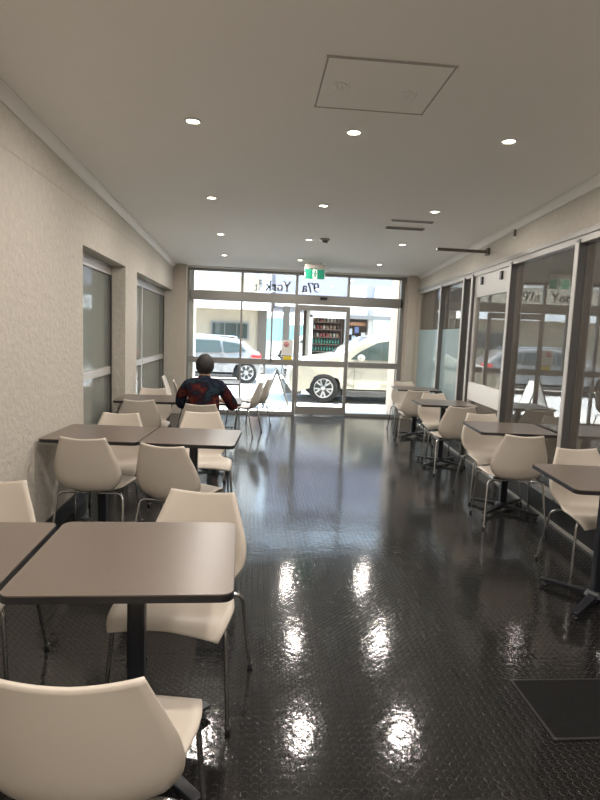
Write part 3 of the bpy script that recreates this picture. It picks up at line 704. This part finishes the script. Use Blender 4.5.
# ------------------------------------------------------------------ cars
def make_car(name, label, loc, rz, paint, Lc, Wc, top_prof, arches, sill, greenhouse, wheel_r, wing=0, rear_light=False, front=True, belt=.95):
    """profile in (u, z): u from the nose backwards; +v = the side seen from here at rz=0 is v=0 (negative y)"""
    t = thing(name, label, 'car', loc, rz)
    # outline: along the top from nose to tail then back along the sill with wheel arches
    out = list(top_prof)
    bottom = []
    for cx_ in sorted(arches, reverse=True):
        R_ = wheel_r+.06
        bottom += [(cx_+R_*math.cos(a), max(sill, wheel_r+R_*math.sin(a))) for a in [PI*k/10 for k in range(11)] if wheel_r+R_*math.sin(a) > sill-.01 or True]
    bb_ = [(Lc-.08, sill)]+bottom+[(.12, sill+.02)]
    out = out+bb_
    def ring(v, ins):
        cxm, czm = Lc/2, .7; o_ = []
        for u, z in out:
            k = max(0, z-belt); tum = k*.34
            vv = v
            if v < 0: vv = v+tum
            else: vv = v-tum
            o_.append((u+(ins if u < cxm else -ins)*(1 if abs(u-cxm) > Lc*.38 else 0), vv, z-(ins*.8 if z > .6 else 0)))
        return o_
    hw = Wc/2; rings = [ring(-hw, .09), ring(-hw+.02, .045), ring(-hw+.07, .012), ring(-hw+.16, 0), ring(hw-.16, 0), ring(hw-.07, .012), ring(hw-.02, .045), ring(hw, .09)]
    nn = len(out); vs = [p for r in rings for p in r]; fs = [tuple(range(nn)), tuple(range((len(rings)-1)*nn, len(rings)*nn))[::-1]]
    for i in range(len(rings)-1):
        for k in range(nn): fs.append((i*nn+k, i*nn+(k+1) % nn, (i+1)*nn+(k+1) % nn, (i+1)*nn+k))
    me = bpy.data.meshes.new('car_body'); me.from_pydata(vs, [], fs)
    bm = bmesh.new(); bm.from_mesh(me); bmesh.ops.triangulate(bm, faces=[f_ for f_ in bm.faces if len(f_.verts) > 4]); bmesh.ops.recalc_face_normals(bm, faces=bm.faces); bm.to_mesh(me); bm.free()
    me.materials.append(paint); o = bpy.data.objects.new('car_body', me); C.objects.link(o); o.parent = t
    for p in me.polygons: p.use_smooth = len(p.vertices) == 4
    # side windows on both sides
    for pn, poly in greenhouse:
        for sgn in (-1, 1):
            P1 = [(u, sgn*(hw-max(0, z-belt)*.34+.004), z) for u, z in poly]; P2 = [(u, y-sgn*.03, z) for u, y, z in P1]; k = len(poly)
            MB().add(P1+P2, [tuple(range(k)), tuple(range(k, 2*k))]+[(i, (i+1) % k, k+(i+1) % k, k+i) for i in range(k)]).build(pn, glass_car, t)
    return t, hw
def wheel(t, u, hw, r, sgn=-1, rim_m=None, spokes=5):
    rim_m = rim_m or mat('alloy_rim', (.50, .50, .49), .3, .6)
    L = Vector((u, sgn*(hw-.10), r))
    w_ = MB().lathe([(r*.66, -.10), (r*.9, -.11), (r, -.08), (r, .08), (r*.9, .11), (r*.66, .10), (r*.66, -.10)], 28, L.x, L.y, L.z, 'y').build('tyre', mat('tyre_rubber', (.012, .012, .012), .8, spec=.2), t)
    q = MB(); q.lathe([(r*.67, .09*sgn), (r*.62, .10*sgn), (r*.60, .02*sgn)], 28, L.x, L.y, L.z, 'y'); q.lathe([(.0, .08*sgn), (r*.14, .075*sgn), (r*.16, .03*sgn)], 16, L.x, L.y, L.z, 'y')
    for k in range(spokes):
        a = 2*PI*k/spokes+.3; ca, sa = math.cos(a), math.sin(a)
        for d in (-.055, .055):
            c0 = Vector((ca*r*.1-sa*d*.5, 0, sa*r*.1+ca*d*.5)); c1 = Vector((ca*r*.64-sa*d*1.5, 0, sa*r*.64+ca*d*1.5)); nrm = Vector((-sa, 0, ca))*.018*(r/.36)
            y0 = sgn*.05; y1 = sgn*.085
            pts = [L+c+Vector((0, yy, 0)) for yy in (y0, y1) for c in (c0-nrm, c1-nrm, c1+nrm, c0+nrm)]
            q.hexa(pts)
    q.build('rim', rim_m, w_)
    MB().lathe([(0, .01*sgn), (r*.64, .01*sgn)], 24, L.x, L.y, L.z, 'y').build('brake_disc', mat('wheel_dark', (.06, .06, .06), .6), w_)
def lump(t, name, x0, x1, y0, y1, z0, z1, m_, bev=.02): return MB().box(x0, x1, y0, y1, z0, z1).build(name, m_, t, bevel=bev)
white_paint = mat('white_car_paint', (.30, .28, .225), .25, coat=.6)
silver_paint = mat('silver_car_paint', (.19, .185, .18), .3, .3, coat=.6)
pale_paint = mat('pale_green_paint', (.45, .47, .42), .35, coat=.5)
plastic = mat('black_trim_plastic', (.03, .03, .03), .6)
# white suv parked in front of the door, nose to the left
top = [(.02, .35), (.0, .55), (.03, .74), (.10, .84), (.35, .93), (.8, 1.02), (1.15, 1.09), (1.45, 1.28), (1.80, 1.47), (2.05, 1.55), (2.6, 1.61), (3.3, 1.60), (3.9, 1.53), (4.25, 1.30), (4.45, 1.02), (4.58, .85), (4.62, .55), (4.58, .35)]
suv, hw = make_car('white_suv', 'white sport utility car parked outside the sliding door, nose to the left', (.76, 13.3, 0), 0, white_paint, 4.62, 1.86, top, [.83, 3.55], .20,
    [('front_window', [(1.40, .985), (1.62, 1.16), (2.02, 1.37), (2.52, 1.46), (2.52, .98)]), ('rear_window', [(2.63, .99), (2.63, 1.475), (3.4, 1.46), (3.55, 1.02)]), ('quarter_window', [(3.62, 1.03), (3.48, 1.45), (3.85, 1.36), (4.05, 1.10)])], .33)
for u in (.83, 3.55):
    for s in (-1, 1): wheel(suv, u, hw, .33, s)
lump(suv, 'sill_cladding', 1.27, 3.12, -hw-.01, hw+.01, .17, .30, plastic); lump(suv, 'front_lower_bumper', -.02, .35, -hw+.06, hw-.06, .18, .38, plastic)
lump(suv, 'grille', -.02, .05, -.45, .45, .50, .72, plastic); 
for k in range(4): lump(suv, 'grille_bar', -.035, .04, -.62, .62, .50+k*.07, .525+k*.07, chrome, .004)
for s in (-1, 1):
    lump(suv, 'headlamp', .02, .30, s*(hw-.20)-.13, s*(hw-.20)+.13, .70, .80, mat('headlamp', (.75, .78, .8), .15))
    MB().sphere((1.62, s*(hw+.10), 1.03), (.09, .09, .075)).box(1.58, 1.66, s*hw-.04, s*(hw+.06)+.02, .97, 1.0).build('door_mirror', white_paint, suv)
MB().add([(1.16, -.68, 1.105), (1.16, .68, 1.105), (1.84, .58, 1.50), (1.84, -.58, 1.50), (1.18, -.68, 1.07), (1.18, .68, 1.07), (1.86, .58, 1.46), (1.86, -.58, 1.46)], [(0, 1, 2, 3), (7, 6, 5, 4), (0, 4, 5, 1), (1, 5, 6, 2), (2, 6, 7, 3), (3, 7, 4, 0)]).build('windscreen', glass_car, suv)
MB().box(.9, 3.5, -hw+.25, hw-.25, .15, .6).build('chassis', plastic, suv)
for u in (1.50, 2.59, 3.55): MB().box(u, u+.008, -hw-.003, -hw+.01, .34, .95).build('door_gap', plastic, suv)
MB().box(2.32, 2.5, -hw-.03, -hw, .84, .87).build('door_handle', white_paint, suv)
# silver wagon, tail to the right
top = [(.03, .38), (.0, .56), (.08, .70), (.5, .80), (1.15, .92), (1.5, 1.12), (1.9, 1.33), (2.4, 1.42), (3.2, 1.42), (3.9, 1.36), (4.15, 1.27), (4.45, 1.02), (4.62, .94), (4.70, .62), (4.66, .36)]
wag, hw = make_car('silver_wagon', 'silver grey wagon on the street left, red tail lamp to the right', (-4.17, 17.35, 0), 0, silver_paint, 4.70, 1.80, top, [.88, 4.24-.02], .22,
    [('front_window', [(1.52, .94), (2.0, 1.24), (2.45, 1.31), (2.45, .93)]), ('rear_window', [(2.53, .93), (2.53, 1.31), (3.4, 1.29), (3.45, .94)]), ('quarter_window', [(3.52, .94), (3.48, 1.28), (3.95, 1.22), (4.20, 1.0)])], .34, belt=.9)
for u in (.88, 4.22-.0):
    for s in (-1, 1): wheel(wag, u, hw, .34, s, spokes=7)
red_l = mat('red_lamp', (.65, .03, .03), .2)
for s in (-1, 1):
    lump(wag, 'tail_lamp', 4.36, 4.66, s*(hw-.12)-.13, s*(hw-.12)+.13, .80, .90, red_l)
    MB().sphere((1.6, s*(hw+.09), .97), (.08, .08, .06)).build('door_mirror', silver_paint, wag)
    MB().tube([(2.1, s*.55, 1.44), (2.2, s*.55, 1.47), (3.8, s*.55, 1.43), (3.9, s*.55, 1.39)], .015, 6).build('roof_rail', chrome, wag)
lump(wag, 'rear_bumper', 4.5, 4.74, -hw+.02, hw-.02, .36, .55, silver_paint); lump(wag, 'sill_cladding', 1.3, 3.8, -hw-.005, hw+.005, .2, .28, plastic)
MB().box(.9, 4.2, -hw+.25, hw-.25, .16, .6).build('chassis', plastic, wag)
for u in (1.48, 2.49, 3.48): MB().box(u, u+.008, -hw-.003, -hw+.01, .3, .9).build('door_gap', plastic, wag)
wag.scale = (.95, .95, .945)
# far car in the forecourt
top = [(.03, .38), (.0, .55), (.06, .78), (.5, .93), (1.0, 1.02), (1.5, 1.30), (2.0, 1.45), (2.8, 1.48), (3.5, 1.42), (3.95, 1.1), (4.2, .95), (4.25, .5), (4.2, .36)]
far, hw = make_car('hatchback_car', 'pale grey green car parked far back in the gap between the buildings', (.95, 31.5, .03), 0, pale_paint, 4.25, 1.78, top, [.80, 3.4], .22,
    [('front_window', [(1.5, 1.0), (1.95, 1.32), (2.4, 1.37), (2.4, .99)]), ('rear_window', [(2.47, .99), (2.47, 1.38), (3.3, 1.34), (3.6, 1.02)])], .34)
for u in (.80, 3.4):
    for s in (-1, 1): wheel(far, u, hw, .34, s)
MB().add([(1.03, -.65, 1.06), (1.03, .65, 1.06), (1.55, .58, 1.34), (1.55, -.58, 1.34), (1.05, -.65, 1.02), (1.05, .65, 1.02), (1.57, .58, 1.30), (1.57, -.58, 1.30)], [(0, 1, 2, 3), (7, 6, 5, 4), (0, 4, 5, 1), (1, 5, 6, 2), (2, 6, 7, 3), (3, 7, 4, 0)]).build('windscreen', glass_car, far)

# sandwich board
af = thing('sandwich_board', 'white folding sandwich board standing on the footpath outside the glass', 'sign board', (.5, 11.4, -.005), 0)
for s, nm in ((-1, 'left'), (1, 'right')):
    b = MB()
    for yy in (-.28, .28): b.tube([(0.0, yy*.92, .80), (s*.27, yy, .01)], .017, 6)
    b.tube([(s*.015, -.27, .77), (s*.015, .27, .77)], .014, 6); b.tube([(s*.21, -.27, .18), (s*.21, .27, .18)], .014, 6)
    fr_ = b.build('leg_frame', mat('board_frame', (.09, .09, .085), .5), af)
    P = [(s*.03, -.25, .74), (s*.03, .25, .74), (s*.215, .25, .2), (s*.215, -.25, .2)]; P2 = [(x-s*.012, y, z) for x, y, z in P]
    MB().add(P+P2, [(0, 1, 2, 3), (7, 6, 5, 4), (0, 4, 5, 1), (1, 5, 6, 2), (2, 6, 7, 3), (3, 7, 4, 0)]).build('board_panel', white_m, af)
